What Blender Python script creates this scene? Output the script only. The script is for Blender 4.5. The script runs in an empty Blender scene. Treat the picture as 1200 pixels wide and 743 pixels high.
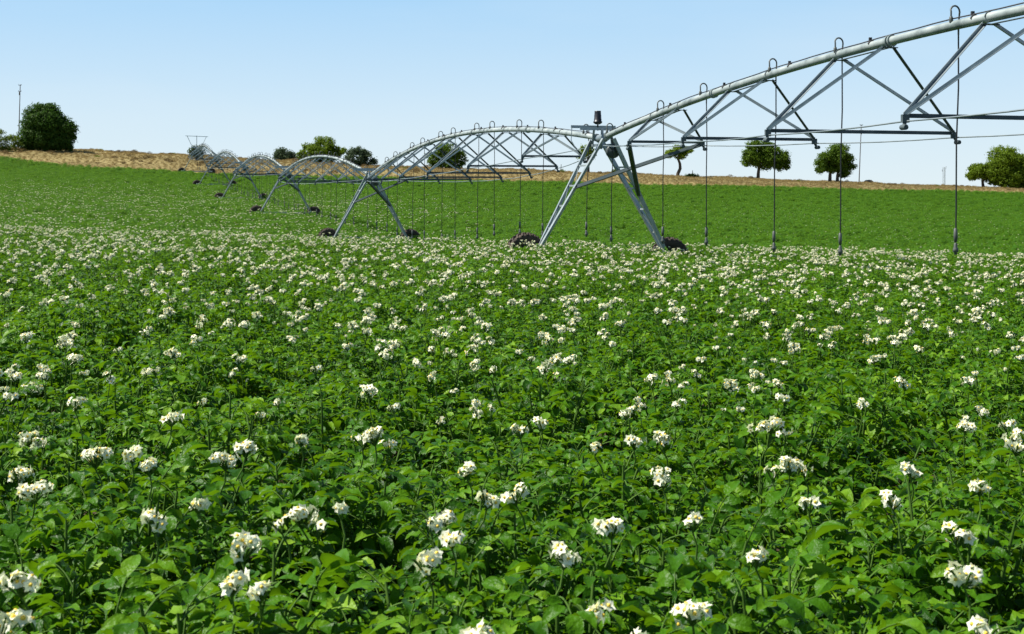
import bpy, math, random
import numpy as np
from mathutils import Vector, Matrix, Euler
random.seed(11)
rng = np.random.default_rng(11)
PI = math.pi
S = bpy.context.scene
COL = S.collection
EYE = 1.45          # camera height; the eye is at (0, 0, EYE)
F = 1500.0 / 1200.0  # focal length in picture widths

# ------------------------------------------------------------------ helpers
def link(o):
    COL.objects.link(o); return o

class MB:
    """collects shapes, builds ONE mesh object"""
    def __init__(s): s.v = []; s.f = []; s.m = []; s.sm = []
    def add(s, vs, fs, mi=0, smooth=False):
        b = len(s.v); s.v.extend([tuple(p) for p in vs])
        for f in fs:
            s.f.append(tuple(b + i for i in f)); s.m.append(mi); s.sm.append(smooth)
    def merge(s, o, M=None, mi=0):
        b = len(s.v)
        s.v.extend([tuple(M @ Vector(p)) for p in o.v] if M is not None else o.v)
        for f, k, g in zip(o.f, o.m, o.sm):
            s.f.append(tuple(b + i for i in f)); s.m.append(k + mi); s.sm.append(g)
    def tube(s, pts, r, n=8, mi=0, cap=True, smooth=True):
        pts = [Vector(p) for p in pts]
        rs = r if isinstance(r, (list, tuple)) else [r] * len(pts)
        vs, fs = [], []
        up = None
        for i, p in enumerate(pts):
            a = pts[max(i - 1, 0)]; c = pts[min(i + 1, len(pts) - 1)]
            d = (c - a)
            d = d.normalized() if d.length > 1e-9 else Vector((0, 0, 1))
            if up is None:
                up = Vector((0, 0, 1)) if abs(d.z) < .9 else Vector((1, 0, 0))
            x = d.cross(up)
            if x.length < 1e-6: x = d.orthogonal()
            x.normalize(); y = x.cross(d).normalized()
            up = y
            for k in range(n):
                t = 2 * PI * k / n
                vs.append(p + (x * math.cos(t) + y * math.sin(t)) * rs[i])
        for i in range(len(pts) - 1):
            for k in range(n):
                k2 = (k + 1) % n
                fs.append((i * n + k, i * n + k2, (i + 1) * n + k2, (i + 1) * n + k))
        s.add(vs, fs, mi, smooth)
        if cap:
            s.add(vs[:n], [tuple(range(n))], mi); s.add(vs[-n:], [tuple(range(n))], mi)
    def bar(s, a, b, w, h, mi=0, up=(0, 0, 1)):
        a = Vector(a); b = Vector(b); d = (b - a).normalized()
        up = Vector(up)
        if abs(d.dot(up)) > .98: up = Vector((1, 0, 0))
        x = d.cross(up).normalized(); y = x.cross(d).normalized()
        x = x * w / 2; y = y * h / 2
        vs = [a - x - y, a + x - y, a + x + y, a - x + y, b - x - y, b + x - y, b + x + y, b - x + y]
        s.add(vs, [(0, 1, 2, 3), (7, 6, 5, 4), (0, 4, 5, 1), (1, 5, 6, 2), (2, 6, 7, 3), (3, 7, 4, 0)], mi)
    def angle(s, a, b, w, t, mi=0, up=(0, 0, 1), flip=1):
        """an L section (angle iron)"""
        a = Vector(a); b = Vector(b); d = (b - a).normalized(); up = Vector(up)
        if abs(d.dot(up)) > .98: up = Vector((1, 0, 0))
        x = d.cross(up).normalized() * flip; y = x.cross(d).normalized() * flip
        prof = [(0, 0), (w, 0), (w, t), (t, t), (t, w), (0, w)]
        vs = []
        for p in (a, b):
            for (px, py) in prof: vs.append(p + x * (px - w * .3) + y * (py - w * .3))
        fs = [(i, (i + 1) % 6, 6 + (i + 1) % 6, 6 + i) for i in range(6)]
        fs += [tuple(range(5, -1, -1)), tuple(range(6, 12))]
        s.add(vs, fs, mi)
    def box(s, c, sx, sy, sz, R=None, mi=0):
        c = Vector(c); vs = []
        for i in range(8):
            p = Vector(((i & 1) - .5, ((i >> 1) & 1) - .5, ((i >> 2) & 1) - .5))
            p = Vector((p.x * sx, p.y * sy, p.z * sz))
            if R is not None: p = R @ p
            vs.append(c + p)
        s.add(vs, [(0, 2, 3, 1), (4, 5, 7, 6), (0, 1, 5, 4), (2, 6, 7, 3), (0, 4, 6, 2), (1, 3, 7, 5)], mi)
    def lathe(s, prof, n=16, M=None, mi=0, smooth=True):
        vs, fs = [], []
        for (r, z) in prof:
            for k in range(n):
                t = 2 * PI * k / n
                p = Vector((r * math.cos(t), r * math.sin(t), z))
                vs.append(M @ p if M is not None else p)
        for i in range(len(prof) - 1):
            for k in range(n):
                k2 = (k + 1) % n
                fs.append((i * n + k, i * n + k2, (i + 1) * n + k2, (i + 1) * n + k))
        s.add(vs, fs, mi, smooth)
    def mesh(s, name, mats):
        me = bpy.data.meshes.new(name)
        me.from_pydata([tuple(p) for p in s.v], [], s.f)
        for m in (mats if isinstance(mats, (list, tuple)) else [mats]): me.materials.append(m)
        me.polygons.foreach_set('material_index', s.m)
        me.polygons.foreach_set('use_smooth', s.sm)
        me.update()
        return me
    def build(s, name, mats, parent=None, **tags):
        o = link(bpy.data.objects.new(name, s.mesh(name, mats)))
        if parent is not None: o.parent = parent
        for k, v in tags.items(): o[k] = v
        return o

def empty(name, loc=(0, 0, 0), **tags):
    o = link(bpy.data.objects.new(name, None)); o.location = loc
    for k, v in tags.items(): o[k] = v
    return o

# ------------------------------------------------------------------ materials
def new_mat(name):
    m = bpy.data.materials.new(name); m.use_nodes = True
    nt = m.node_tree; nt.nodes.clear()
    return m, nt, nt.nodes.new, nt.links.new

def ramp(N, stops):
    r = N('ShaderNodeValToRGB'); e = r.color_ramp.elements
    while len(e) < len(stops): e.new(.5)
    for k, (p, c) in enumerate(stops):
        e[k].position = p; e[k].color = (*c, 1)
    return r

def simple(name, stops, scale=4, rough=.6, metal=0, bump=0, spec=.5, detail=5, coord='Object'):
    m, nt, N, L = new_mat(name)
    out = N('ShaderNodeOutputMaterial'); b = N('ShaderNodeBsdfPrincipled')
    tc = N('ShaderNodeTexCoord'); no = N('ShaderNodeTexNoise')
    no.inputs['Scale'].default_value = scale; no.inputs['Detail'].default_value = detail
    L(tc.outputs[coord], no.inputs['Vector'])
    r = ramp(N, stops); L(no.outputs['Fac'], r.inputs['Fac'])
    L(r.outputs['Color'], b.inputs['Base Color'])
    b.inputs['Roughness'].default_value = rough; b.inputs['Metallic'].default_value = metal
    b.inputs['Specular IOR Level'].default_value = spec
    if bump:
        bp = N('ShaderNodeBump'); bp.inputs['Strength'].default_value = bump
        L(no.outputs['Fac'], bp.inputs['Height']); L(bp.outputs['Normal'], b.inputs['Normal'])
    L(b.outputs['BSDF'], out.inputs['Surface'])
    return m

def leafy(name, stops, rough=.5, trans=.3, tcol=(.2, .35, .03), spec=.4, scale=3, veins=False, tmul=1.0):
    """leaf: diffuse + gloss + light through the blade; colour varies by instance and by a noise"""
    m, nt, N, L = new_mat(name)
    out = N('ShaderNodeOutputMaterial'); b = N('ShaderNodeBsdfPrincipled')
    oi = N('ShaderNodeObjectInfo'); tc = N('ShaderNodeTexCoord'); no = N('ShaderNodeTexNoise')
    no.inputs['Scale'].default_value = scale; no.inputs['Detail'].default_value = 4
    L(tc.outputs['Object'], no.inputs['Vector'])
    mx = N('ShaderNodeMath'); mx.operation = 'MULTIPLY_ADD'
    L(oi.outputs['Random'], mx.inputs[0]); mx.inputs[1].default_value = .3
    L(no.outputs['Fac'], mx.inputs[2])
    sb = N('ShaderNodeMath'); sb.operation = 'SUBTRACT'; L(mx.outputs[0], sb.inputs[0]); sb.inputs[1].default_value = .15
    ge = N('ShaderNodeNewGeometry'); isl = N('ShaderNodeMath'); isl.operation = 'MULTIPLY_ADD'
    L(ge.outputs['Random Per Island'], isl.inputs[0]); isl.inputs[1].default_value = .5; L(sb.outputs[0], isl.inputs[2])
    sc_ = N('ShaderNodeMath'); sc_.operation = 'SUBTRACT'; L(isl.outputs[0], sc_.inputs[0]); sc_.inputs[1].default_value = .25
    r = ramp(N, stops); L(sc_.outputs[0], r.inputs['Fac'])
    L(r.outputs['Color'], b.inputs['Base Color'])
    b.inputs['Roughness'].default_value = rough; b.inputs['Specular IOR Level'].default_value = spec
    n2 = N('ShaderNodeTexNoise'); n2.inputs['Scale'].default_value = 60; L(tc.outputs['Object'], n2.inputs['Vector'])
    bp = N('ShaderNodeBump'); bp.inputs['Strength'].default_value = .6; bp.inputs['Distance'].default_value = .012
    L(n2.outputs['Fac'], bp.inputs['Height']); L(bp.outputs['Normal'], b.inputs['Normal'])
    t = N('ShaderNodeBsdfTranslucent')
    t.inputs['Color'].default_value = (*tcol, 1)
    mix = N('ShaderNodeMixShader'); mix.inputs[0].default_value = trans
    L(b.outputs['BSDF'], mix.inputs[1]); L(t.outputs['BSDF'], mix.inputs[2])
    L(mix.outputs[0], out.inputs['Surface'])
    return m

M_LEAF = leafy('potato_leaf', [(.18, (.012, .052, .001)), (.5, (.041, .126, .0025)), (.72, (.080, .188, .005)), (.93, (.185, .32, .022))], rough=.43, trans=.22, tcol=(.22, .46, .007), spec=.13, scale=5)
M_LEAF2 = leafy('pale_potato_leaf', [(.2, (.026, .105, .005)), (.5, (.053, .165, .010)), (.85, (.105, .235, .020))], rough=.5, trans=.30, tcol=(.22, .44, .015), spec=.15, scale=5)  # paler green leaf for the crop beyond the dip
M_STEM = simple('potato_stem', [(.3, (.045, .10, .012)), (.7, (.075, .15, .02))], rough=.7, spec=.15)
M_PETAL = leafy('petal', [(.2, (.84, .84, .62)), (.7, (.90, .91, .74))], rough=.6, trans=.28, tcol=(.85, .92, .55), spec=.2, scale=20)
M_ANTHER = simple('anther', [(.3, (.70, .46, .03)), (.7, (.80, .60, .07))], rough=.6)
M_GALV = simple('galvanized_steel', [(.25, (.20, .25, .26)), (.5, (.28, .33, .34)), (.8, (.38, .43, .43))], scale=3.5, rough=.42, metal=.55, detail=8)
M_STRUT = simple('shaded_steel', [(.25, (.045, .065, .07)), (.5, (.07, .095, .10)), (.8, (.11, .135, .14))], scale=3.5, rough=.65, metal=0, spec=.25, detail=8)  # darker copy of the galvanized steel, shade of the undersides put into its colour
M_LEG = simple('sunlit_steel', [(.25, (.26, .31, .32)), (.5, (.35, .40, .40)), (.8, (.45, .49, .48))], scale=3.5, rough=.45, metal=.4, detail=8)  # lighter copy of the galvanized steel, sunlit faces put into its colour
M_PIPE = simple('galvanized_pipe', [(.3, (.13, .16, .155)), (.42, (.25, .295, .285)), (.55, (.32, .365, .35)), (.7, (.42, .455, .43))], scale=3.0, rough=.55, metal=.25, detail=12)
M_HOSE = simple('black_hose', [(.3, (.008, .009, .010)), (.7, (.018, .02, .02))], rough=.5)
M_CABLE = simple('cable', [(.3, (.02, .02, .022)), (.7, (.04, .04, .04))], rough=.6)
M_NOZ = simple('nozzle', [(.3, (.05, .06, .05)), (.7, (.10, .11, .10))], rough=.5)
M_TYRE = simple('tyre', [(.3, (.022, .017, .013)), (.5, (.055, .040, .029)), (.7, (.11, .08, .055))], scale=4, rough=.85, bump=.3)
M_RIM = simple('dirty_rim', [(.3, (.03, .026, .02)), (.7, (.08, .07, .055))], rough=.8)
M_BEACON = simple('beacon', [(.3, (.010, .011, .014)), (.7, (.02, .022, .026))], rough=.4)
M_BOX = simple('control_drum', [(.3, (.05, .065, .065)), (.7, (.11, .13, .125))], rough=.5, metal=.3)
M_BARK = simple('bark', [(.3, (.04, .03, .022)), (.7, (.10, .08, .06))], scale=6, rough=.9, bump=.4)
M_POLE = simple('weathered_pole', [(.3, (.09, .085, .08)), (.7, (.17, .165, .16))], rough=.8)
M_ROCK = simple('rock', [(.3, (.05, .045, .035)), (.7, (.13, .11, .085))], rough=.9, bump=.5)
M_STRAW = leafy('straw', [(.2, (.175, .135, .055)), (.5, (.255, .205, .09)), (.8, (.33, .275, .13))], rough=.7, trans=.25, tcol=(.5, .34, .12), spec=.15, scale=.8)
M_SCRUB = leafy('scrub', [(.2, (.10, .07, .03)), (.5, (.16, .115, .05)), (.8, (.22, .16, .07))], rough=.8, trans=.15, tcol=(.25, .18, .07), spec=.1, scale=.8)
def treemat(name, a, b, c): return leafy(name, [(.2, a), (.5, b), (.8, c)], rough=.6, trans=.28, tcol=tuple(min(1, x * 2.2) for x in b), spec=.1, scale=.9)
M_T_DARK = treemat('leaf_dark', (.018, .052, .006), (.034, .080, .009), (.060, .110, .014))
M_T_MID = treemat('leaf_mid', (.040, .080, .006), (.070, .125, .009), (.100, .160, .014))
M_T_BRIGHT = treemat('leaf_bright', (.07, .115, .006), (.115, .175, .010), (.155, .22, .016))
M_T_GREY = treemat('leaf_grey', (.035, .062, .030), (.055, .085, .042), (.075, .105, .05))
M_T_OLIVE = treemat('leaf_olive', (.07, .11, .010), (.11, .155, .014), (.16, .20, .022))

def ground_mat():
    m, nt, N, L = new_mat('dry_meadow')
    out = N('ShaderNodeOutputMaterial'); b = N('ShaderNodeBsdfPrincipled'); tc = N('ShaderNodeTexCoord')
    mp = N('ShaderNodeMapping'); mp.inputs['Scale'].default_value = (.35, 1, 1); L(tc.outputs['Object'], mp.inputs[0])
    n1 = N('ShaderNodeTexNoise'); n1.inputs['Scale'].default_value = .12; n1.inputs['Detail'].default_value = 8; L(mp.outputs[0], n1.inputs['Vector'])
    n2 = N('ShaderNodeTexNoise'); n2.inputs['Scale'].default_value = 1.6; n2.inputs['Detail'].default_value = 8; L(tc.outputs['Object'], n2.inputs['Vector'])
    ad = N('ShaderNodeMath'); ad.operation = 'ADD'; L(n1.outputs['Fac'], ad.inputs[0]); L(n2.outputs['Fac'], ad.inputs[1])
    hf = N('ShaderNodeMath'); hf.operation = 'MULTIPLY'; L(ad.outputs[0], hf.inputs[0]); hf.inputs[1].default_value = .5
    r = ramp(N, [(.35, (.12, .10, .04)), (.5, (.22, .175, .072)), (.65, (.31, .25, .11))]); L(hf.outputs[0], r.inputs['Fac'])
    L(r.outputs['Color'], b.inputs['Base Color']); b.inputs['Roughness'].default_value = .95; b.inputs['Specular IOR Level'].default_value = .1
    bp = N('ShaderNodeBump'); bp.inputs['Strength'].default_value = .6; L(n2.outputs['Fac'], bp.inputs['Height']); L(bp.outputs['Normal'], b.inputs['Normal'])
    L(b.outputs['BSDF'], out.inputs['Surface'])
    return m
M_MEADOW = ground_mat()
M_SOIL = simple('field_soil', [(.3, (.035, .026, .017)), (.7, (.075, .055, .036))], scale=8, rough=.95, bump=.6, spec=.1)

# ------------------------------------------------------------------ terrain
CT = [(-60, .2), (0, -1.42), (36, -2.41), (43, -2.64), (53, -3.42), (67, -3.55), (98, -3.21), (129, -2.68), (160, -1.59), (190, 0.0),
      (212, 1.75), (232, 2.4), (250, 2.6), (300, 1.7), (400, -1.5), (700, -9), (900, -13), (4000, -60)]
cy = np.array([c[0] for c in CT], float); cz = np.array([c[1] for c in CT], float)
dl = np.diff(cz) / np.diff(cy)
sl = np.zeros(len(cy)); sl[0] = dl[0]; sl[-1] = dl[-1]
for i in range(1, len(cy) - 1):
    h0 = cy[i] - cy[i - 1]; h1 = cy[i + 1] - cy[i]
    sl[i] = (dl[i - 1] * h1 + dl[i] * h0) / (h0 + h1)
def prof(Y):
    Y = np.clip(np.asarray(Y, float), cy[0], cy[-1] - 1e-6)
    i = np.clip(np.searchsorted(cy, Y, side='right') - 1, 0, len(cy) - 2)
    h = cy[i + 1] - cy[i]; t = (Y - cy[i]) / h
    return ((2 * t**3 - 3 * t**2 + 1) * cz[i] + (t**3 - 2 * t**2 + t) * h * sl[i] + (-2 * t**3 + 3 * t**2) * cz[i + 1] + (t**3 - t**2) * h * sl[i + 1])
def sst(a, b, x):
    t = np.clip((np.asarray(x, float) - a) / (b - a), 0, 1); return t * t * (3 - 2 * t)
def ground(X, Y):
    X = np.asarray(X, float); Y = np.asarray(Y, float)
    xc = np.clip(X, -130, 130)
    z = EYE + prof(Y) - .0267 * xc
    r = sst(188, 232, Y)
    z = z - .012 * xc * r + .5 * r * np.exp(-((X + 78) / 26)**2) - .35 * r * np.exp(-((X + 22) / 14)**2)
    z = z + r * (.12 * np.sin(X * .31 + 1) + .10 * np.sin(X * .83 + Y * .2) + .07 * np.sin(X * 1.7 + 2))
    z = z + .03 * np.sin(X * .9 + .4 * Y) * sst(6, 20, Y)
    return z
def gz(x, y): return float(ground(x, y))
def edgeY(X):
    X = np.asarray(X, float)
    return 189 + np.maximum(0, -48 - X) * .42 + 1.2 * np.sin(X * .21) + .06 * np.maximum(0, X)

xs = np.unique(np.concatenate([np.linspace(-3000, -200, 15), np.linspace(-200, -40, 81), np.linspace(-40, 40, 81), np.linspace(40, 200, 81), np.linspace(200, 3000, 15)]))
ys = np.unique(np.concatenate([np.linspace(-60, 0, 20), np.linspace(0, 60, 61), np.linspace(60, 260, 201), np.linspace(260, 500, 30), np.linspace(500, 4000, 30)]))
XX, YY = np.meshgrid(xs, ys); ZZ = ground(XX, YY)
gb = MB(); nx = len(xs)
gb.v = list(zip(XX.ravel().tolist(), YY.ravel().tolist(), ZZ.ravel().tolist()))
for j in range(len(ys) - 1):
    for i in range(nx - 1):
        a = j * nx + i
        gb.f.append((a, a + 1, a + nx + 1, a + nx)); gb.sm.append(True)
        gb.m.append(1 if .5 * (ys[j] + ys[j + 1]) < float(edgeY(.5 * (xs[i] + xs[i + 1]))) and abs(xs[i]) < 200 else 0)
gb.build('ground', [M_MEADOW, M_SOIL], kind='structure')

# ------------------------------------------------------------------ potato plants
def leaflet(mb, base, d, nrm, L, W, droop, fold, mi=0, ns=5):
    d = d.normalized(); x = d.cross(nrm)
    if x.length < 1e-5: x = d.orthogonal()
    x.normalize(); n = x.cross(d).normalized()
    wp = {6: [.16, .80, 1.0, .86, .50, .02], 5: [.12, .82, 1.0, .66, .02], 4: [.15, 1.0, .85, .02], 3: [.2, 1.0, .02]}[ns]
    p = Vector(base); vs = []; ang = 0
    step = L / (ns - 1)
    wav = random.uniform(-.25, .25)
    for i in range(ns):
        dd = d * math.cos(ang) - n * math.sin(ang); nn = n * math.cos(ang) + d * math.sin(ang)
        w = W * .5 * wp[i]
        e = w * (fold + wav * (1 if i % 2 else -1))
        vs += [p - x * w + nn * e, Vector(p), p + x * w + nn * w * (fold - wav * (1 if i % 2 else -1))]
        p = p + dd * step; ang += droop / (ns - 1)
    fs = []
    for i in range(ns - 1):
        a = i * 3
        fs += [(a, a + 1, a + 4, a + 3), (a + 1, a + 2, a + 5, a + 4)]
    mb.add(vs, fs, mi, True)

def compound_leaf(mb, base, az, el, L, size, ns=5, pairs=3):
    d = Vector((math.cos(az) * math.cos(el), math.sin(az) * math.cos(el), math.sin(el)))
    side = Vector((-math.sin(az), math.cos(az), 0))
    p = Vector(base); pts = [Vector(p)]
    bend = random.uniform(.5, 1.1); seg = 5; e = el
    dirs = []
    for i in range(seg):
        dd = Vector((math.cos(az) * math.cos(e), math.sin(az) * math.cos(e), math.sin(e)))
        p = p + dd * (L / seg); pts.append(Vector(p)); dirs.append(dd); e -= bend / seg
    mb.tube(pts, [.0028, .0025, .0022, .002, .0018, .0015], 3, 1, cap=False)
    nrm = side.cross(dirs[-1]) * -1
    if nrm.z < 0: nrm = -nrm
    leaflet(mb, pts[-1], dirs[-1], nrm, size * 1.3, size * .68, random.uniform(.4, 1.9), random.uniform(.15, .9), 0, ns)
    for k in range(pairs):
        i = seg - 1 - k
        sc = (1.0, .85, .62)[min(k, 2)]
        for sg in (-1, 1):
            dd = (dirs[i] * random.uniform(.3, .7) + side * sg + Vector((0, 0, random.uniform(-.15, .25)))).normalized()
            nr = side.cross(dirs[i]) * -1
            if nr.z < 0: nr = -nr
            nr = (nr + side * sg * random.uniform(-.5, .7) + Vector((random.uniform(-.75, .75), random.uniform(-.75, .75), 0))).normalized()
            leaflet(mb, pts[i] + side * sg * .006, dd, nr, size * sc * random.uniform(.85, 1.2), size * .54 * sc, random.uniform(.3, 2.0), random.uniform(.15, .95), 0, ns)

def foliage(h, stems, ns=5, nl=14, ls=.056):
    mb = MB()
    for s in range(stems):
        a = 2 * PI * (s + random.uniform(-.3, .3)) / stems
        R = random.uniform(.10, .26) if s else .03
        H = h * random.uniform(.82, 1.0)
        pts = []
        for i in range(6):
            t = i / 5
            pts.append(Vector((math.cos(a) * (R * t**.8 + .015), math.sin(a) * (R * t**.8 + .015), H * (t**.92) * .93)))
        mb.tube(pts, [.008, .0075, .007, .006, .005, .003], 5, 1, cap=False)
        az = random.uniform(0, 2 * PI)
        for k in range(nl):
            t = .22 + .78 * (k + .3) / nl
            i = min(4, int(t * 5)); q = pts[i].lerp(pts[i + 1], t * 5 - i)
            az += 2.4 + random.uniform(-.4, .4)
            top = t > .8
            L = random.uniform(.15, .22) * (1 if not top else .62)
            el = random.uniform(.1, .8) if not top else random.uniform(.35, 1.15)
            compound_leaf(mb, q, az, el, L, ls * random.uniform(.75, 1.3) * (.88 if top else 1), ns, 3)
    return mb

def flower_mb(r):
    """a five pointed white corolla with a yellow cone, facing +Z"""
    mb = MB(); vs = [(0, 0, 0)]; cup = random.uniform(-.25, .35)
    for k in range(10):
        t = 2 * PI * k / 10
        vs.append((.45 * r * math.cos(t), .45 * r * math.sin(t), r * (.04 if k % 2 else .1)))
    for k in range(10):
        t = 2 * PI * k / 10 + random.uniform(-.05, .05)
        q = r * (1.12 if k % 2 == 0 else .68) * random.uniform(.93, 1.05)
        vs.append((q * math.cos(t), q * math.sin(t), r * (cup if k % 2 == 0 else cup * .5 + .08)))
    fs = [(0, 1 + k, 1 + (k + 1) % 10) for k in range(10)] + [(1 + k, 11 + k, 11 + (k + 1) % 10, 1 + (k + 1) % 10) for k in range(10)]
    mb.add(vs, fs, 0, True)
    mb.lathe([(.30 * r, .05 * r), (.24 * r, .2 * r), (.10 * r, .36 * r), (0, .37 * r)], 6, None, 1)
    return mb

def cluster_layout(n, R):
    """flower frames on a loose dome"""
    out = []
    nl = 1 if n < 5 else random.choice((2, 3, 3, 4)) if n > 8 else 2
    lobes = []
    for i in range(nl):
        a = 2 * PI * i / nl + random.uniform(-.6, .6); q = R * (random.uniform(.3, .9) if nl > 1 else 0)
        lobes.append(Vector((q * math.cos(a), q * math.sin(a), R * random.uniform(-.45, .5))))
    for k in range(n):
        c = lobes[k % nl]
        d = Vector((random.gauss(0, 1), random.gauss(0, 1), random.gauss(.55, .8))).normalized()
        p = c + Vector((d.x, d.y, d.z * .8)) * R * random.uniform(.4, .8)
        d = (d + Vector((random.uniform(-.5, .5), random.uniform(-.5, .5), random.uniform(-.3, .4)))).normalized()
        out.append(Matrix.Translation(p) @ d.to_track_quat('Z', 'Y').to_matrix().to_4x4() @ Matrix.Rotation(random.uniform(0, 6), 4, 'Z'))
    return out
FLOWERS = [flower_mb(.0138 * s) for s in (.85, .95, 1, 1.08, .72)]
def stalk_mb(layout, drop):
    mb = MB()
    b = Vector((random.uniform(-.03, .03), random.uniform(-.03, .03), -drop))
    j = Vector((0, 0, -.028))
    mb.tube([b, b.lerp(j, .5) + Vector((.006, 0, 0)), j], [.0028, .0024, .0022], 5, 2, cap=False)
    for M in layout:
        mb.tube([j, M.translation], [.0016, .0012], 3, 2, cap=False)
    for k in range(random.randint(1, 3)):     # a few closed buds
        d = Vector((random.uniform(-1, 1), random.uniform(-1, 1), random.uniform(.1, .6))).normalized() * random.uniform(.025, .04)
        mb.tube([j, d, d * 1.25], [.0015, .003, .0012], 4, 2, cap=False)
    return mb
def cluster_mb(n, R=.027, drop=.16, with_flowers=True):
    lay = cluster_layout(n, R); mb = stalk_mb(lay, drop)
    if with_flowers:
        for M in lay: mb.merge(random.choice(FLOWERS), M)
    return mb, lay
CL_M = [M_PETAL, M_ANTHER, M_STEM]
CH = .635   # nominal height of the leaf canopy
FOL = [foliage(CH * random.uniform(1.0, 1.1), random.choice((6, 7, 7)), 6) for _ in range(7)]
FOL_ME = [f.mesh('foliage', [M_LEAF, M_STEM]) for f in FOL]
CLUS = [cluster_mb(n, R)[0] for n, R in ((17, .030), (14, .027), (20, .033), (9, .022), (15, .029), (6, .016))]
CLUS_ME = [c.mesh('flower_cluster', CL_M) for c in CLUS]
FLO_ME = [f.mesh('flower', [M_PETAL, M_ANTHER]) for f in FLOWERS]

# source plants for the mass of the crop: 0..6 leaves only / 7..20 with flowers
SRC = bpy.data.collections.new('crop_source')
def src(coll, name, mb, mats):
    o = bpy.data.objects.new(name, mb.mesh(name, mats)); coll.objects.link(o)
k = 0
def plant_mb(i, ncl):
    mb = MB(); mb.merge(FOL[i % 7])
    for _ in range(ncl):
        a = random.uniform(0, 2 * PI); r = random.uniform(.04, .26)
        mb.merge(random.choice(CLUS[:5]), Matrix.Translation((r * math.cos(a), r * math.sin(a), CH * random.uniform(1.02, 1.13))) @ Matrix.Scale(random.uniform(.75, 1.1), 4) @ Matrix.Rotation(random.uniform(0, 6), 4, 'Z'), mi=2)
    return mb
for i in range(21):
    ncl = 0 if i < 7 else (2, 3, 1, 3, 4, 2, 3)[i % 7]
    src(SRC, 'crop_%02d' % i, plant_mb(i, ncl), [M_LEAF, M_STEM, M_PETAL, M_ANTHER, M_STEM])

for i in range(21, 35):     # the paler block beyond the dip: leaves only / a single smaller head
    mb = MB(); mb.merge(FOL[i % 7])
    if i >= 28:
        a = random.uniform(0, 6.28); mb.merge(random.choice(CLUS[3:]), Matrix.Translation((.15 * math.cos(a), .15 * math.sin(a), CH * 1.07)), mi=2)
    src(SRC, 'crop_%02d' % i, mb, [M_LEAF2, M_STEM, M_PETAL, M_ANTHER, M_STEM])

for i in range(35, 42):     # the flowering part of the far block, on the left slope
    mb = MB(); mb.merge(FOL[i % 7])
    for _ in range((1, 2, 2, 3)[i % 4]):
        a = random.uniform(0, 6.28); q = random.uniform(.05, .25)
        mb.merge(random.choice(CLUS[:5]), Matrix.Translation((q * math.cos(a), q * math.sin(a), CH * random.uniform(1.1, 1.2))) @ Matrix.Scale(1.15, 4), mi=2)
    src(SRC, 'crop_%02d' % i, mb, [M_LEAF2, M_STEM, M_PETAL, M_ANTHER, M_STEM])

def scatter_object(name, pts, rots, scls, idxs, coll, mat=None, **tags):
    me = bpy.data.meshes.new(name); me.from_pydata(pts, [], [])
    a = me.attributes.new('rot', 'FLOAT_VECTOR', 'POINT'); a.data.foreach_set('vector', np.asarray(rots, np.float32).ravel())
    a = me.attributes.new('scl', 'FLOAT_VECTOR', 'POINT'); a.data.foreach_set('vector', np.asarray(scls, np.float32).ravel())
    a = me.attributes.new('idx', 'INT', 'POINT'); a.data.foreach_set('value', np.asarray(idxs, np.int32))
    o = link(bpy.data.objects.new(name, me))
    for k2, v in tags.items(): o[k2] = v
    ng = bpy.data.node_groups.new(name, 'GeometryNodeTree')
    ng.interface.new_socket('Geometry', in_out='INPUT', socket_type='NodeSocketGeometry')
    ng.interface.new_socket('Geometry', in_out='OUTPUT', socket_type='NodeSocketGeometry')
    N = ng.nodes.new; L = ng.links.new
    gi = N('NodeGroupInput'); go = N('NodeGroupOutput'); ip = N('GeometryNodeInstanceOnPoints'); ci = N('GeometryNodeCollectionInfo')
    ci.inputs['Collection'].default_value = coll; ci.inputs['Separate Children'].default_value = True; ci.inputs['Reset Children'].default_value = True
    def at(n, t):
        q = N('GeometryNodeInputNamedAttribute'); q.data_type = t; q.inputs['Name'].default_value = n
        return next(s for s in q.outputs if s.enabled and s.name == 'Attribute')
    L(gi.outputs[0], ip.inputs['Points']); L(ci.outputs[0], ip.inputs['Instance'])
    ip.inputs['Pick Instance'].default_value = True
    L(at('idx', 'INT'), ip.inputs['Instance Index']); L(at('rot', 'FLOAT_VECTOR'), ip.inputs['Rotation']); L(at('scl', 'FLOAT_VECTOR'), ip.inputs['Scale'])
    L(ip.outputs[0], go.inputs[0])
    md = o.modifiers.new('scatter', 'NODES'); md.node_group = ng
    return o

# --- where the machine stands (needed to keep plants out of the wheels)
U = Vector((-9.9, 31.0, 0)).normalized(); V = Vector((U.y, -U.x, 0))
T0 = Vector((13.0, 2.95, 0)); T1 = Vector((2.51, 35.8, 0)); STEP = Vector((-9.9, 31.0, 0))
TW = [T0] + [T1 + STEP * i for i in range(6)]
WB = 2.17
WHEELS = []
for t in TW:
    for sg in (-1, 1):
        w = t + V * (sg * WB) + U * .22
        WHEELS.append((w.x, w.y))

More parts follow.
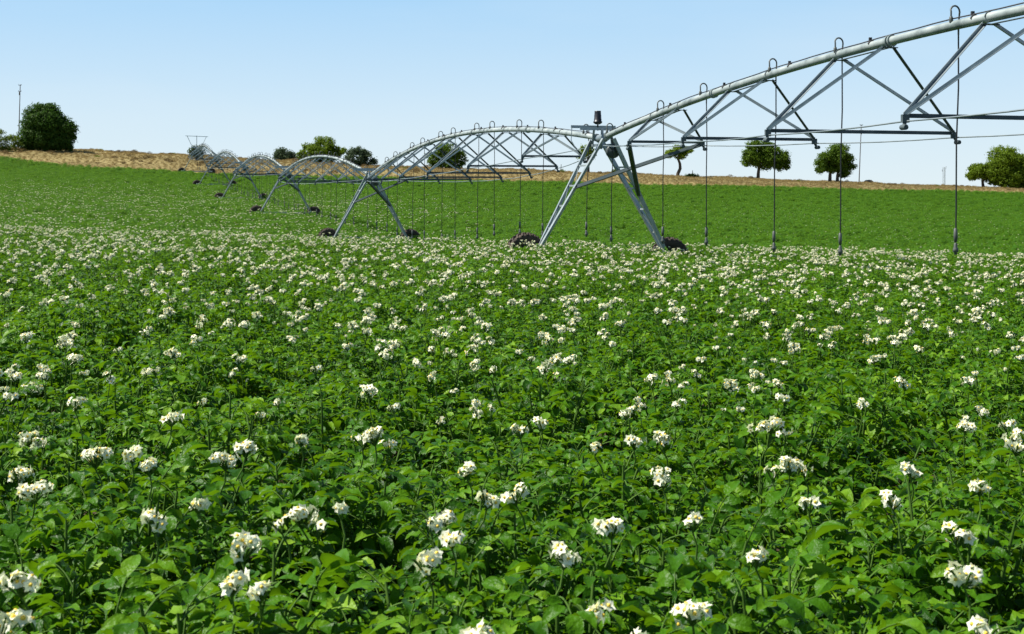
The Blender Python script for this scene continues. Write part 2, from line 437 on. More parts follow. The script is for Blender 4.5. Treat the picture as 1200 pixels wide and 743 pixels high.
# --- front plants: flower heads seen one by one in the photograph, each on its own plant
HEADS = [(25, 675, 1.25), (41, 571, 1.15), (35, 508, 1.3), (22, 550, .9), (112, 533, 1.3), (155, 527, .9), (176, 540, .8), (201, 486, .9), (182, 604, 1.0), (284, 637, 1.05),
         (272, 676, .85), (305, 682, .7), (264, 535, 1.1), (287, 520, 1.1), (354, 600, 1.35), (353, 509, .9), (440, 508, 1.7), (548, 545, .8), (515, 602, 1.1),
         (502, 653, 1.0), (570, 578, .9), (605, 574, .9), (530, 622, .7), (660, 645, .95), (717, 612, 1.05), (777, 555, 1.1), (776, 512, .95), (743, 513, .9),
         (697, 520, .6), (812, 708, 1.0), (698, 712, .7), (886, 645, .6), (925, 541, 1.5), (903, 495, 1.4), (1122, 621, 1.0), (1047, 580, .8), (1068, 547, .95),
         (1130, 665, 1.2), (1149, 733, 1.0), (1148, 565, .8), (1130, 495, .9), (948, 585, .7), (812, 604, .5), (233, 583, .6), (1190, 520, .9), (460, 475, .8), (635, 492, .8), (610, 500, .8),
         (735, 480, .8), (1010, 470, .8), (88, 470, .9), (16, 462, .9), (560, 738, .8), (400, 590, .4), (752, 742, .5), (130, 440, .8), (370, 430, .9), (430, 455, 1.0)]
front = []   # x, y, [(cluster offset, size)]
for (px, py, s) in HEADS:
    hz = .67 if py < 700 else .70
    Y = hz / ((py - 215) / 1500 - .0275 - .0267 * (px - 600) / 1500); X = (px - 600) / 1500 * Y
    Z = EYE - (py - 215) / 1500 * Y
    front.append([X, Y, [(X, Y, Z, s)], False])
# merge heads that stand close together on one plant
merged = []
for f in front:
    for g in merged:
        if (g[0] - f[0])**2 + (g[1] - f[1])**2 < .22**2 and len(g[2]) < 4:
            g[2] += f[2]; break
    else: merged.append([f[0] + random.uniform(-.08, .08), f[1] + random.uniform(-.02, .16), list(f[2])])
front = merged
# poisson fill
def fill(x0, x1, y0, y1, dmin, taken, inside):
    cell = dmin; grid = {}
    for (x, y) in taken: grid.setdefault((int(x // cell), int(y // cell)), []).append((x, y))
    out = []
    n = int((x1 - x0) * (y1 - y0) / (dmin * dmin) * 2.6)
    for x, y in zip(rng.uniform(x0, x1, n), rng.uniform(y0, y1, n)):
        if not inside(x, y): continue
        cx, cyy = int(x // cell), int(y // cell); ok = True
        for i in (-1, 0, 1):
            for j in (-1, 0, 1):
                for q in grid.get((cx + i, cyy + j), ()):
                    if (q[0] - x)**2 + (q[1] - y)**2 < dmin * dmin: ok = False; break
                if not ok: break
            if not ok: break
        if ok:
            grid.setdefault((cx, cyy), []).append((x, y)); out.append((float(x), float(y)))
    return out
def offwheel(x, y):
    for (wx, wy) in WHEELS:
        dx, dy = x - wx, y - wy
        a = dx * V.x + dy * V.y; b = dx * U.x + dy * U.y
        if abs(a) < .55 and abs(b) < .24: return False
    return True
def wedge(x, y): return abs(x) < .43 * y + 3.2 and (x * x + (y)**2) > 1.0 and offwheel(x, y)
near = fill(-28, 28, .4, 52, .40, [(f[0], f[1]) for f in front], wedge)
cand = [(f[0], f[1], f[2]) for f in front] + [(x, y, None) for (x, y) in near]
cand.sort(key=lambda c: c[1])
def inview(x, y): return abs(x) < .405 * y + .12 and y > 1.72
single, rest = [], []
for c in cand:
    if inview(c[0], c[1]) and len(single) < 300: single.append(c)
    else: rest.append(c)
kinds = {0: 'bushy dark green potato plant without open flowers among the front plants', 1: 'leafy potato plant with one white flower cluster among the front plants',
         2: 'leafy potato plant with two white flower clusters among the front plants', 3: 'leafy potato plant with three or more white flower clusters among the front plants'}
for n, (x, y, hs) in enumerate(single):
    z0 = gz(x, y)
    i = random.randrange(7)
    root = link(bpy.data.objects.new('potato_plant', None)); root.location = (x, y, z0)
    fo = link(bpy.data.objects.new('foliage', FOL_ME[i])); fo.parent = root
    fo.rotation_euler = (random.uniform(-.08, .08), random.uniform(-.08, .08), random.uniform(0, 6.28))
    q = random.uniform(.95, 1.08); fo.scale = (q * 1.05, q * 1.05, q * random.uniform(.84, 1.08))
    if hs is None:
        hs = []
        if y > 4.0 or (y > 2.6 and random.random() < .2):
            cl = .5 + .5 * math.sin(x * 1.9 + 1.4 * math.sin(y * 1.1)) * math.sin(y * 1.3 + .8 * math.sin(x * 1.7))
            for _ in range(min(5, int(cl * 3.4 + random.random() * 2.9))):
                a = random.uniform(0, 6.28); r = random.uniform(.04, .24)
                hs.append((x + r * math.cos(a), y + r * math.sin(a), z0 + CH * random.uniform(1.03, 1.15), random.choice((.5, .7, .8, .95, 1.1))))
    for (hx, hy, hzz, s) in hs:
        loc = (hx - x, hy - y, hzz - z0 - .012)
        if y < 4.4:
            nn = max(2, int(round(20 * min(s, 1.35)**1.2))); cm, lay = cluster_mb(nn, .0245 * min(1.25, s), .09, False)
            c = cm.build('flower_cluster', CL_M, root); c.location = loc
            for Mx in lay:
                f = link(bpy.data.objects.new('flower', random.choice(FLO_ME))); f.parent = c; f.matrix_local = Mx
            if s > 1.3:
                for sg in (-1, 1):
                    cm, lay = cluster_mb(6, .02, .09, False)
                    c2 = cm.build('flower_cluster', CL_M, root); c2.location = (loc[0] + sg * random.uniform(.035, .05), loc[1] + random.uniform(-.03, .03), loc[2] - random.uniform(.005, .02))
                    for Mx in lay:
                        f = link(bpy.data.objects.new('flower', random.choice(FLO_ME))); f.parent = c2; f.matrix_local = Mx
        else:
            c = link(bpy.data.objects.new('flower_cluster', random.choice(CLUS_ME[:5] if s > .75 else CLUS_ME[3:]))); c.parent = root
            c.location = loc; c.rotation_euler = (random.uniform(-.3, .3), random.uniform(-.3, .3), random.uniform(0, 6)); c.scale = (s, s, s)
    nc = sum(1 for ch in root.children if ch.name.startswith('flower_cluster'))
    root['label'] = kinds[min(nc, 3)]; root['category'] = 'potato plant'; root['group'] = 'potato plants at the front of the field'

# --- the rest of the crop, out to the far edge
def farin(x, y): return abs(x) < .42 * y + 22 and y < float(edgeY(x)) and offwheel(x, y)
far = fill(-118, 118, 52, 236, .60, [], farin)
P, R_, SC, IX = [], [], [], []
def put(x, y, big, fl):
    P.append((x, y, 0)); R_.append((random.uniform(-.1, .1), random.uniform(-.1, .1), random.uniform(0, 6.283)))
    q = random.uniform(.92, 1.1); SC.append((q * big, q * big, q * (random.uniform(.92, 1.06) if y < 55 else random.uniform(.74, 1.14) * (1 + .09 * math.sin(y * 1.05 + .06 * x + 1.5 * math.sin(x * .05))))))
    if y < 55: IX.append(random.randrange(7, 21) if random.random() < fl else random.randrange(7))
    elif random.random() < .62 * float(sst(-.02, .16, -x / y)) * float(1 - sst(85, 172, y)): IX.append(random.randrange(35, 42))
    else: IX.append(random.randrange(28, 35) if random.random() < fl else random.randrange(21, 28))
for (x, y, hs) in rest: put(x, y, 1.06, .97 - .32 * float(sst(18, 36, y)))
for (x, y) in far:
    e = float(edgeY(x)) - y
    fl = (1.25 if x < -.1 * y else .26) * float(1 - .6 * sst(90, 180, y)) * float(sst(8, 60, e))
    patch = .5 + .5 * math.sin(x * .13 + 1.3 * math.sin(y * .06)) * math.sin(y * .09 + .7)
    put(x, y, random.uniform(1.15, 1.45), fl * (.6 + .8 * patch))
gzv = ground(np.array([p[0] for p in P]), np.array([p[1] for p in P]))
P = [(p[0], p[1], float(z)) for p, z in zip(P, gzv)]
scatter_object('potato_crop', P, R_, SC, IX, SRC, kind='stuff', label='dense flowering potato crop from behind the front plants to the far edge of the field')

# ------------------------------------------------------------------ dry grass and scrub beyond the field
def tuft(h, n, spread):
    mb = MB()
    for _ in range(n):
        a = random.uniform(0, 6.28); r = spread * math.sqrt(random.random())
        b = Vector((r * math.cos(a), r * math.sin(a), -.05)); hh = h * random.uniform(.5, 1.1)
        l = Vector((random.uniform(-.5, .5), random.uniform(-.5, .5), 0)) * hh; w = random.uniform(.012, .025)
        s = Vector((math.cos(a + 1), math.sin(a + 1), 0)) * w
        m1 = b + l * .35 + Vector((0, 0, hh * .6)); t = b + l + Vector((0, 0, hh))
        mb.add([b - s, b + s, m1 + s * .8, m1 - s * .8, t], [(0, 1, 2, 3), (3, 2, 4)], 0)
    return mb
GR = bpy.data.collections.new('dry_source')
for i in range(5): src(GR, 'grass_%02d' % i, tuft(random.uniform(.28, .5), 46, .45), [M_STRAW])
def twiggy(h, n, spread):
    mb = MB()
    for _ in range(n):
        d = Vector((random.gauss(0, 1), random.gauss(0, 1), random.gauss(0, 1))).normalized() * random.uniform(.5, 1)
        p = Vector((d.x * spread, d.y * spread, h * .45 + d.z * h * .5)); s = random.uniform(.05, .11)
        e = Euler((random.uniform(0, 6), random.uniform(0, 6), random.uniform(0, 6))).to_matrix()
        mb.add([p + e @ Vector(q) for q in ((-s, 0, 0), (0, -s * .5, 0), (s, 0, 0), (0, s * .5, 0))], [(0, 1, 2, 3)], 0)
    return mb
for i in range(4): src(GR, 'scrub_%02d' % i, twiggy(random.uniform(.6, .9), 260, random.uniform(.6, .9)), [M_SCRUB])
for i in range(2): src(GR, 'tinge_%02d' % i, twiggy(random.uniform(.4, .6), 200, .6), [M_T_OLIVE])
def drin(x, y): return abs(x) < .43 * y + 24 and y > float(edgeY(x)) - .3
dry = fill(-135, 135, 184, 262, .72, [], drin)
P, R_, SC, IX = [], [], [], []
for (x, y) in dry:
    if y > 215 and abs(x) > .43 * y: continue
    n = math.sin(x * .17 + 2 * math.sin(y * .11)) + math.sin(x * .05 + y * .23) + random.uniform(-1, 1)
    u = random.random()
    left = x < -12
    scr = (u < .09 and n > .6) if left else (u < .03 and n > .9)
    ix = random.randrange(5)
    if scr: ix = 5 + random.randrange(4) if random.random() < .9 else 9 + random.randrange(2)
    P.append((x, y, gz(x, y))); R_.append((0, 0, random.uniform(0, 6.28)))
    q = random.uniform(.5, .9)
    if scr: q *= .8 if not left else 1.0
    SC.append((q, q, q * random.uniform(.7, 1.1))); IX.append(ix)
# child order in the collection is alphabetical: grass_, scrub_, tinge_
scatter_object('dry_grass', P, R_, SC, IX, GR, kind='stuff', label='dry golden grass and brown scrub on the ridge beyond the field')

# ------------------------------------------------------------------ trees
def at(px, Y, py=None):
    X = (px - 600) / 1500 * Y
    return X, Y, gz(X, Y)
def crown_mb(lobes, leaf, dens, seed):
    """lobes: (centre, rx, ry, rz) in metres; leaf-sized faces through the volume, thick near the skin, in small tufts"""
    rnd = random.Random(seed); mb = MB()
    for (c, rx, ry, rz) in lobes:
        c = Vector(c)
        area = (rx * ry + rx * rz + ry * rz) / 3
        nc = max(9, int(11 * area**.75)); per = max(4, int(dens * area / nc * 1.15))
        for _c in range(nc):
            d = Vector((rnd.gauss(0, 1), rnd.gauss(0, 1), rnd.gauss(0, 1))).normalized()
            rr = .84 * (1 - .5 * rnd.random()**2.5)
            cc = c + Vector((d.x * rx, d.y * ry, d.z * rz)) * rr
            cr = (area**.5) * rnd.uniform(.30, .46)
            for _t in range(per):
                e = Vector((rnd.gauss(0, 1), rnd.gauss(0, 1), rnd.gauss(0, 1))).normalized()
                p = cc + Vector((e.x, e.y, e.z * .8)) * cr * (1 - .6 * rnd.random()**2)
                tr = leaf * rnd.uniform(.8, 1.4)
                for _k in range(6):
                    o = Vector((rnd.gauss(0, .5), rnd.gauss(0, .5), rnd.gauss(0, .4))) * tr
                    n = (e + Vector((rnd.gauss(0, .5), rnd.gauss(0, .5), rnd.gauss(0, .5) + .3))).normalized()
                    a = n.orthogonal().normalized(); b = n.cross(a)
                    th = rnd.uniform(0, 6.28); a, b = a * math.cos(th) + b * math.sin(th), b * math.cos(th) - a * math.sin(th)
                    s = leaf * rnd.uniform(.35, .75)
                    q = p + o
                    mb.add([q - a * s, q - b * s * .5, q + a * s, q + b * s * .5], [(0, 1, 2, 3)], 0)
    return mb
def tree(px, Y, lobes, mat, label, trunk=None, leaf=.28, dens=95, seed=1, name='tree', cat='tree', group='trees along the ridge', sink=.0, k=1.0, kz=None):
    kz = kz or k
    lobes = [((c[0] * k, c[1] * k, c[2] * kz), rx * k, ry * k, rz * kz) for (c, rx, ry, rz) in lobes]
    if trunk: trunk = [[(p[0] * k, p[1] * k, p[2] * kz) for p in t] for t in trunk]
    x, y, z = at(px, Y)
    root = empty(name, (x, y, z - sink), label=label, category=cat, group=group)
    crown_mb(lobes, leaf, dens, seed).build('crown', [mat], root)
    tb = MB()
    rnd = random.Random(seed + 5)
    low = min(c[2] - rz for (c, rx, ry, rz) in lobes)
    if trunk is None: trunk = [[(0, 0, -.4), (.05, 0, max(.6, low + .4)), (.1, 0, max(1.2, low + 1.5))]]
    for tr in trunk:
        n = len(tr); r0 = .28 if cat == 'tree' else .07
        tb.tube(tr, [r0 * (1.25 - .6 * i / (n - 1)) for i in range(n)], 8)
    b = Vector(trunk[0][-2])
    for (c, rx, ry, rz) in lobes:
        c = Vector(c)
        tb.tube([b, b.lerp(c, .5) + Vector((0, 0, .15)), c], [.13, .09, .04] if cat == 'tree' else [.04, .03, .02], 6)
        for _ in range(3):
            e = c + Vector((rnd.uniform(-.6, .6) * rx, rnd.uniform(-.6, .6) * ry, rnd.uniform(-.2, .6) * rz))
            tb.tube([b.lerp(c, .7), e], [.07, .025] if cat == 'tree' else [.03, .012], 5)
    tb.build('trunk', [M_BARK], root)
    return root
m = 1500.0
def PXM(Y): return Y / 1500.0      # metres per photo pixel at distance Y
# big dense tree on the left
s = PXM(222)
tree(55, 222, [((-.6, 0, 4.6), 3.3, 3.3, 3.2), ((1.4, .3, 3.3), 3.1, 3.0, 2.7), ((-2.5, 0, 2.4), 2.2, 2.4, 2.1), ((.2, -.8, 2.2), 3.2, 2.4, 1.9), ((2.6, .5, 1.9), 2.0, 2.2, 1.6), ((-.4, .2, 6.2), 1.9, 2.0, 1.5)],
     M_T_DARK, 'large dense dark green tree with leaves down to the ground at far left', seed=3, dens=260, sink=.35, leaf=.31, k=1.03, kz=1.12)
tree(4, 219, [((-1.2, 0, 1.5), 1.9, 1.5, 1.3), ((.9, .2, 1.0), 1.6, 1.3, .95), ((-3.4, .3, 1.7), 1.9, 1.6, 1.4)], M_T_OLIVE, 'yellow green bush at the left edge beside the large dark tree', seed=4, name='bush', cat='bush', group='bushes along the ridge', dens=150, leaf=.22, k=1.25, kz=1.4)
tree(334, 246, [((0, 0, 2.0), 2.0, 1.8, 1.6), ((1.2, .3, 1.5), 1.4, 1.4, 1.2), ((-1.1, 0, 1.4), 1.2, 1.2, 1.1)], M_T_GREY, 'small grey green tree left of the bright bushy tree behind the far spans', seed=7, dens=150, sink=.9)
tree(376, 242, [((.4, 0, 3.4), 2.2, 2.2, 2.1), ((-1.9, 0, 2.6), 2.1, 2.0, 1.5), ((2.2, .3, 2.6), 1.9, 2.0, 1.7), ((.2, -.5, 1.6), 3.2, 2.2, 1.4), ((-3.4, .2, 1.9), 1.2, 1.3, 1.0), ((3.6, .2, 2.6), 1.0, 1.2, .9)],
     M_T_BRIGHT, 'wide bright green bushy tree between two grey green trees', seed=8, dens=150, sink=.5)
tree(422, 239, [((-.6, 0, 2.3), 1.9, 1.9, 1.8), ((1.2, .2, 1.7), 1.7, 1.7, 1.5), ((-1.9, 0, 1.4), 1.2, 1.4, 1.2), ((.4, 0, 3.0), 1.0, 1.2, .9)], M_T_GREY, 'round grey green tree right of the bright bushy tree', seed=9, dens=150, sink=.4)
tree(523, 236, [((.1, 0, 3.2), 2.2, 2.0, 1.8), ((-1.8, 0, 2.0), 1.9, 1.8, 1.6), ((2.0, .2, 1.9), 1.9, 1.8, 1.6), ((.2, -.4, 1.4), 2.6, 1.8, 1.2)], M_T_MID, 'dome shaped green tree seen through the truss of the second span', seed=10, dens=150)
tree(687, 240, [((.2, 0, 4.2), 1.5, 1.3, 1.2), ((.9, .2, 3.4), 1.2, 1.2, 1.1), ((-.6, .1, 3.3), 1.1, 1.1, .9)], M_T_BRIGHT, 'small bright green tree half hidden behind the nearest wheeled tower', seed=11, dens=110,
     trunk=[[(.3, 0, -.4), (.35, 0, 1.5), (.3, 0, 3)]])
tree(795, 234, [((.0, 0, 4.35), 1.3, 1.3, .8), ((-1.2, 0, 3.8), 1.1, 1.1, .75), ((1.4, .2, 4.2), 1.1, 1.1, .85), ((.4, .2, 3.6), 1.2, 1.2, .7)], M_T_BRIGHT, 'small flat topped tree with thin crooked trunk right of the nearest tower', seed=12, dens=210, k=1.1,
     trunk=[[(-.15, 0, -.4), (-.1, 0, .5), (.3, 0, 1.4), (.25, 0, 2.2), (.0, 0, 2.9), (.0, 0, 3.6)]], leaf=.24)
tree(897, 232, [((-1.3, 0, 4.2), 2.2, 2.1, 1.9), ((-2.2, .2, 3.2), 1.6, 1.7, 1.3), ((1.6, .2, 3.4), 2.2, 2.0, 1.9), ((2.7, 0, 2.6), 1.3, 1.4, 1.3), ((.3, 0, 2.9), 2.2, 1.8, 1.3), ((.4, 0, 4.7), 1.4, 1.4, 1.0)], M_T_MID, 'two lobed dark green tree on a single trunk, middle of the right trees', seed=13, dens=230, k=1.08, kz=1.18,
     trunk=[[(-1.25, 0, -.4), (-1.2, 0, .9), (-1.1, 0, 1.9), (-.8, 0, 3.2)]])
tree(979, 231, [((.6, 0, 4.1), 2.1, 2.0, 1.9), ((-1.3, 0, 3.4), 2.0, 1.8, 1.6), ((1.6, .2, 2.8), 1.7, 1.7, 1.7), ((-2.4, 0, 2.3), 1.1, 1.2, 1.1), ((-.2, -.2, 2.7), 2.0, 1.6, 1.1), ((1.6, .1, 1.5), .9, .9, .9)], M_T_MID, 'leaning green tree with ragged left side in front of the leaning pole', seed=14, dens=230, k=1.08, kz=1.15,
     trunk=[[(-.95, 0, -.4), (-.9, 0, 1.0), (-.8, 0, 2.0), (-.3, 0, 3.2)], [(.3, 0, -.4), (.35, 0, 1), (.5, 0, 2.2)]])
tree(1176, 226, [((.2, 0, 4.3), 3.2, 3.0, 2.6), ((2.5, .2, 3.3), 2.6, 2.6, 2.4), ((-1.5, -.2, 2.8), 2.2, 2.2, 2.0), ((.8, -.8, 2.1), 3.2, 2.4, 1.9), ((3.2, 0, 1.7), 2.4, 2.2, 1.6), ((-4.3, .1, 2.9), 1.6, 1.5, 1.2), ((-2.9, 0, 3.1), 1.5, 1.3, 1.2), ((-5.2, .2, 2.4), .8, .9, .7)],
     M_T_BRIGHT, 'big rounded green tree with a smaller left lobe at the right edge', seed=15, dens=270, k=1.06, kz=1.1,
     trunk=[[(1.2, 0, -.4), (1.2, 0, 1.2), (1, 0, 2.6)], [(-3.0, 0, -.4), (-3.4, 0, .6), (-3.5, 0, 1.4), (-2.9, 0, 2.4)]])
tree(231, 216, [((.0, 0, 1.2), 1.3, 1.0, .95), ((-.7, 0, 1.0), .7, .7, .7), ((.8, 0, .9), .7, .8, .7)], M_T_GREY, 'small dark green tree directly behind the farthest wheeled tower', seed=16, dens=110, sink=-.4)
tree(811, 235, [((0, 0, .35), .9, .6, .45), ((.7, 0, .3), .6, .6, .4), ((-.7, 0, .28), .6, .5, .35)], M_T_MID, 'low green bush right of the small flat topped tree', seed=17, name='bush', cat='bush', group='bushes along the ridge', leaf=.2, dens=200)
tree(720, 228, [((0, 0, .7), .35, .3, .55), ((.25, 0, .45), .3, .3, .3), ((-.25, 0, .4), .3, .3, .3)], M_T_OLIVE, 'small yellow green sapling on the dry ridge seen between the tower legs', seed=18, name='bush', cat='bush', group='bushes along the ridge', leaf=.16, dens=300)
tree(657, 226, [((0, 0, .35), .45, .4, .35), ((.4, 0, .25), .3, .3, .25)], M_T_OLIVE, 'tiny olive green bush on the dry ridge left of the nearest tower', seed=19, name='bush', cat='bush', group='bushes along the ridge', leaf=.16, dens=300)

def rock(px, Y, r, label, seed):
    rnd = random.Random(seed); x, y, z = at(px, Y); mb = MB()
    n, k = 10, 6; vs = []; fs = []
    for i in range(k + 1):
        ph = PI * i / k
        for j in range(n):
            th = 2 * PI * j / n; q = rnd.uniform(.8, 1.15)
            vs.append((r * math.sin(ph) * math.cos(th) * q * 1.6, r * math.sin(ph) * math.sin(th) * q, r * math.cos(ph) * q * .6))
    for i in range(k):
        for j in range(n): fs.append((i * n + j, i * n + (j + 1) % n, (i + 1) * n + (j + 1) % n, (i + 1) * n + j))
    mb.add(vs, fs, 0, False)
    o = mb.build('rock', [M_ROCK], label=label, category='rock', group='rocks on the ridge'); o.location = (x, y, z + r * .35 + .25)
rock(1018, 230, .62, 'dark flat rock on the ridge right of the leaning pole', 1)
rock(880, 230, .34, 'small dark rock at the foot of the two lobed tree', 2)

# ------------------------------------------------------------------ poles
def pole(px, Y, top_py, lean, label, arms):
    x, y, z = at(px, Y); zt = EYE + (215 - top_py) / 1500 * Y; h = zt - z
    root = empty('utility_pole', (x, y, z), label=label, category='utility pole', group='utility poles on the skyline')
    top = Vector((lean, 0, h)); b = MB()
    b.tube([(0, 0, -.5), top], [.10, .065], 10); b.build('post', [M_POLE], root)
    for i in range(arms):
        q = top * (1 - .012 - .095 * i); c = MB()
        c.bar(q + Vector((-.28, -.12, 0)), q + Vector((.28, -.12, 0)), .08, .08)
        cr = c.build('crossarm', [M_POLE], root)
        for sx in (-.24, .24):
            ib = MB(); ib.lathe([(.0, 0), (.05, .02), (.03, .06), (.055, .1), (.03, .15), (.0, .17)], 8, Matrix.Translation(q + Vector((sx, -.12, .04)))); ib.build('insulator', [M_BOX], cr)
    tb = MB(); q = top * .86
    tb.lathe([(0, -.3), (.10, -.3), (.11, .25), (.07, .32), (0, .33)], 10, Matrix.Translation(q + Vector((0, -.26, 0)))); tb.build('transformer', [M_POLE], root)
pole(21.5, 236, 99, .35, 'slender utility pole beside the large dark tree at far left', 2)
pole(1006.5, 236, 146, .45, 'thin leaning utility pole behind the ridge beside the ragged tree', 2)
def lattice(px, Y, top_py, w, label):
    x, y, z = at(px, Y); h = EYE + (215 - top_py) / 1500 * Y - z
    root = empty('lattice_mast', (x, y, z), label=label, category='mast')
    mb = MB(); n = 14
    for i in range(3):
        a = 2 * PI * i / 3 + .5; a2 = 2 * PI * (i + 1) / 3 + .5
        p = Vector((w * math.cos(a), w * math.sin(a), 0)); q = Vector((w * math.cos(a2), w * math.sin(a2), 0))
        mb.tube([p, p + Vector((0, 0, h))], .11, 6)
        for k in range(n):
            mb.tube([p + Vector((0, 0, h * k / n)), q + Vector((0, 0, h * (k + 1) / n))], .05, 5)
            mb.tube([p + Vector((0, 0, h * (k + 1) / n)), q + Vector((0, 0, h * (k + 1) / n))], .05, 5)
    mb.build('frame', [M_GALV], root)
    ab = MB(); ab.tube([(w, 0, h - 1), (w + .4, 0, h - 1), (w + .4, 0, h + .8)], .1, 6); ab.tube([(-w, 0, h - 3), (-w - .5, 0, h - 3), (-w - .5, 0, h - 1.6)], .1, 6)
    ab.build('antenna', [M_POLE], root)
lattice(1106.5, 900, 196, .9, 'faint lattice mast far beyond the right part of the ridge')

# ------------------------------------------------------------------ the irrigation machine
G0 = T1.copy(); G0.z = gz(T1.x, T1.y)
mach = empty('irrigation_machine', G0, label='long galvanized centre pivot irrigation machine spanning the field on wheeled towers', category='irrigation machine')
class PB(MB):
    """world-space shapes stored relative to the machine"""
    def build(s, name, mats, parent=None, origin=None, **tags):
        o_ = Vector(origin) if origin is not None else G0
        par = parent if parent is not None else mach
        s.v = [tuple(Vector(p) - o_) for p in s.v]
        o = MB.build(s, name, mats, par, **tags)
        base = Vector(par.get('_o', tuple(G0)))
        o.location = o_ - base; o['_o'] = tuple(o_)
        return o
mach['_o'] = tuple(G0)
HP = 3.75; RISE = 1.05; NB = 8
TG = [Vector((t.x, t.y, gz(t.x, t.y))) for t in TW]
TZ = [g.z + HP for g in TG]
UP = Vector((0, 0, 1))
def pp(k, t):
    a, b = TG[k], TG[k + 1]
    p = a.lerp(b, t); p.z = TZ[k] + (TZ[k + 1] - TZ[k]) * t + 4 * RISE * t * (1 - t); return p
def node(k, j, sg):
    t = j / NB; p = pp(k, t); z = TZ[k] + (TZ[k + 1] - TZ[k]) * t - .15 - .45 * math.sin(PI * t)
    w = .30 + 1.80 * math.sin(PI * t)
    return Vector((p.x, p.y, z)) + V * (sg * w)
PR = .079
for k in range(6):
    near_ = k < 2
    span = (TG[k + 1] - TG[k]).length
    b = PB(); n = 40
    b.tube([pp(k, .012 + .976 * i / n) for i in range(n + 1)], PR, 18 if near_ else 10)
    for q in (.012, .988, .2, .4, .6, .8):        # flanges
        for dq in (-.0012, .0012):
            p = pp(k, q + dq); d = (pp(k, min(1, q + .01)) - pp(k, max(0, q - .01))).normalized()
            b.tube([p - d * .012, p + d * .012], PR + .03, 16)
    pipe = b.build('span_pipe', [M_PIPE], origin=TG[k])
    # cable lying along the pipe with its clips
    c = PB()
    c.tube([pp(k, .02 + .96 * i / 60) + UP * (PR + .018 + .014 * abs(math.sin(i * .9))) + V * (.02 * math.sin(i * .7)) for i in range(61)], .012, 6)
    for j in range(12):
        q = (j + .4) / 12; p = pp(k, q); d = (pp(k, q + .005) - p).normalized()
        c.tube([p + (V * math.cos(a) + UP * math.sin(a)) * (PR + .012) for a in [PI * (.1 + .8 * i / 8) for i in range(9)]], .013, 5)
        c.box(p + UP * (PR + .05) + d * .06, .05, .05, .06)
    c.build('power_cable', [M_CABLE], pipe, origin=TG[k])
    half = .8 / span
    for j in range(1, NB):
        t = j / NB
        s_ = PB(); A, B = node(k, j, -1), node(k, j, 1)
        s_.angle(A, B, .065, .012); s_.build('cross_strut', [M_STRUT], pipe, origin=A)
        br = PB()   # saddle plate under the pipe between the brace heads
        a1, a2 = pp(k, t - half) - UP * (PR + .03), pp(k, t + half) - UP * (PR + .03)
        br.bar(a1 - UP * .004, a2 - UP * .004, .06, .012)
        for e in (a1, a2): br.bar(e - V * .16, e + V * .16, .10, .016)
        for e in (a1, a2):
            br.tube([e + UP * (PR + .03) + (V * math.cos(a) + UP * math.sin(a)) * (PR + .008) for a in [PI * i / 8 for i in range(9)]], .012, 5)
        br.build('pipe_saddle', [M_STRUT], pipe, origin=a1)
        for sg in (-1, 1):
            nd = node(k, j, sg)
            for i_, e in enumerate((a1, a2)):
                q = PB(); q.angle(e + V * (sg * .10), nd + UP * .02, .062 if k < 2 else .05, .010, flip=sg)
                q.build('brace', [M_GALV if sg < 0 else (M_LEG if k > 1 or i_ else M_STRUT)], pipe, origin=nd)  # right-side braces
            g = PB(); g.box(nd - UP * .03, .10, .10, .12); g.tube([nd - UP * .06, nd - UP * .15 + V * sg * .04 - U * .03], .03, 6); g.tube([nd - UP * .16 + V * sg * .05 - U * .10, nd - UP * .16 + V * sg * .05 + U * .02], .04, 8)
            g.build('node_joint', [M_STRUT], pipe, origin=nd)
    for sg in (-1, 1):
        pts = [pp(k, .018) + V * sg * .2 - UP * .3] + [node(k, j, sg) - UP * .07 for j in range(1, NB)] + [pp(k, .982) + V * sg * .2 - UP * .3]
        fine = []
        for a, c2 in zip(pts[:-1], pts[1:]):
            for i in range(4): fine.append(a.lerp(c2, i / 4) - UP * (.03 * math.sin(PI * i / 4)))
        fine.append(pts[-1])
        r = PB(); r.tube(fine, .014, 6); r.build('truss_rod', [M_GALV], pipe, origin=TG[k])
    # drop hoses
    HT = (.05, .13, .22, .30, .385, .47, .549, .650, .723, .817, .887, .985) if k == 0 else (.04, .163, .232, .329, .39, .494, .555, .652, .713, .82, .88, .965)
    for j, t in enumerate(HT):
        p = pp(k, t); sg = 1
        d = (pp(k, t + .004) - p).normalized()
        x0 = p + UP * PR + V * (-.05 * sg); hh = .25
        hx = p + V * (sg * .13) + U * .05
        g = PB(); arc = [x0, x0 + UP * (hh - .10)]
        c0 = p + UP * (PR + hh - .10) + V * (.04 * sg) + U * .02
        arc += [c0 + V * (-.09 * sg * math.cos(a)) + UP * (.10 * math.sin(a)) for a in [PI * i / 8 for i in range(1, 9)]]
        arc += [hx + UP * (PR - .05), hx - UP * .14]
        endz = gz(hx.x, hx.y) + 1.0 + random.uniform(-.06, .08)
        lean = Vector((random.uniform(-.04, .04) - .04, random.uniform(-.03, .03), 0))
        h0 = arc[-1]; h1 = Vector((hx.x, hx.y, endz)) + lean
        hose = PB(); hose.tube([h0, h0.lerp(h1, .25) + Vector((.012, 0, 0)), h0.lerp(h1, .5) + lean * .2, h0.lerp(h1, .8), h1], .013, 6)
        ho = hose.build('drop_hose', [M_HOSE], origin=h0)
        g.tube(arc, .0155, 8); g.lathe([(.03, -.03), (.035, 0), (.03, .06), (.02, .07)], 8, Matrix.Translation(x0)); g.build('gooseneck', [M_NOZ], ho, origin=h0)
        w = PB(); w.lathe([(.012, .34), (.03, .33), (.034, .2), (.03, .12), (.013, .11)], 8, Matrix.Translation(h1)); w.build('hose_weight', [M_NOZ], ho, origin=h1)
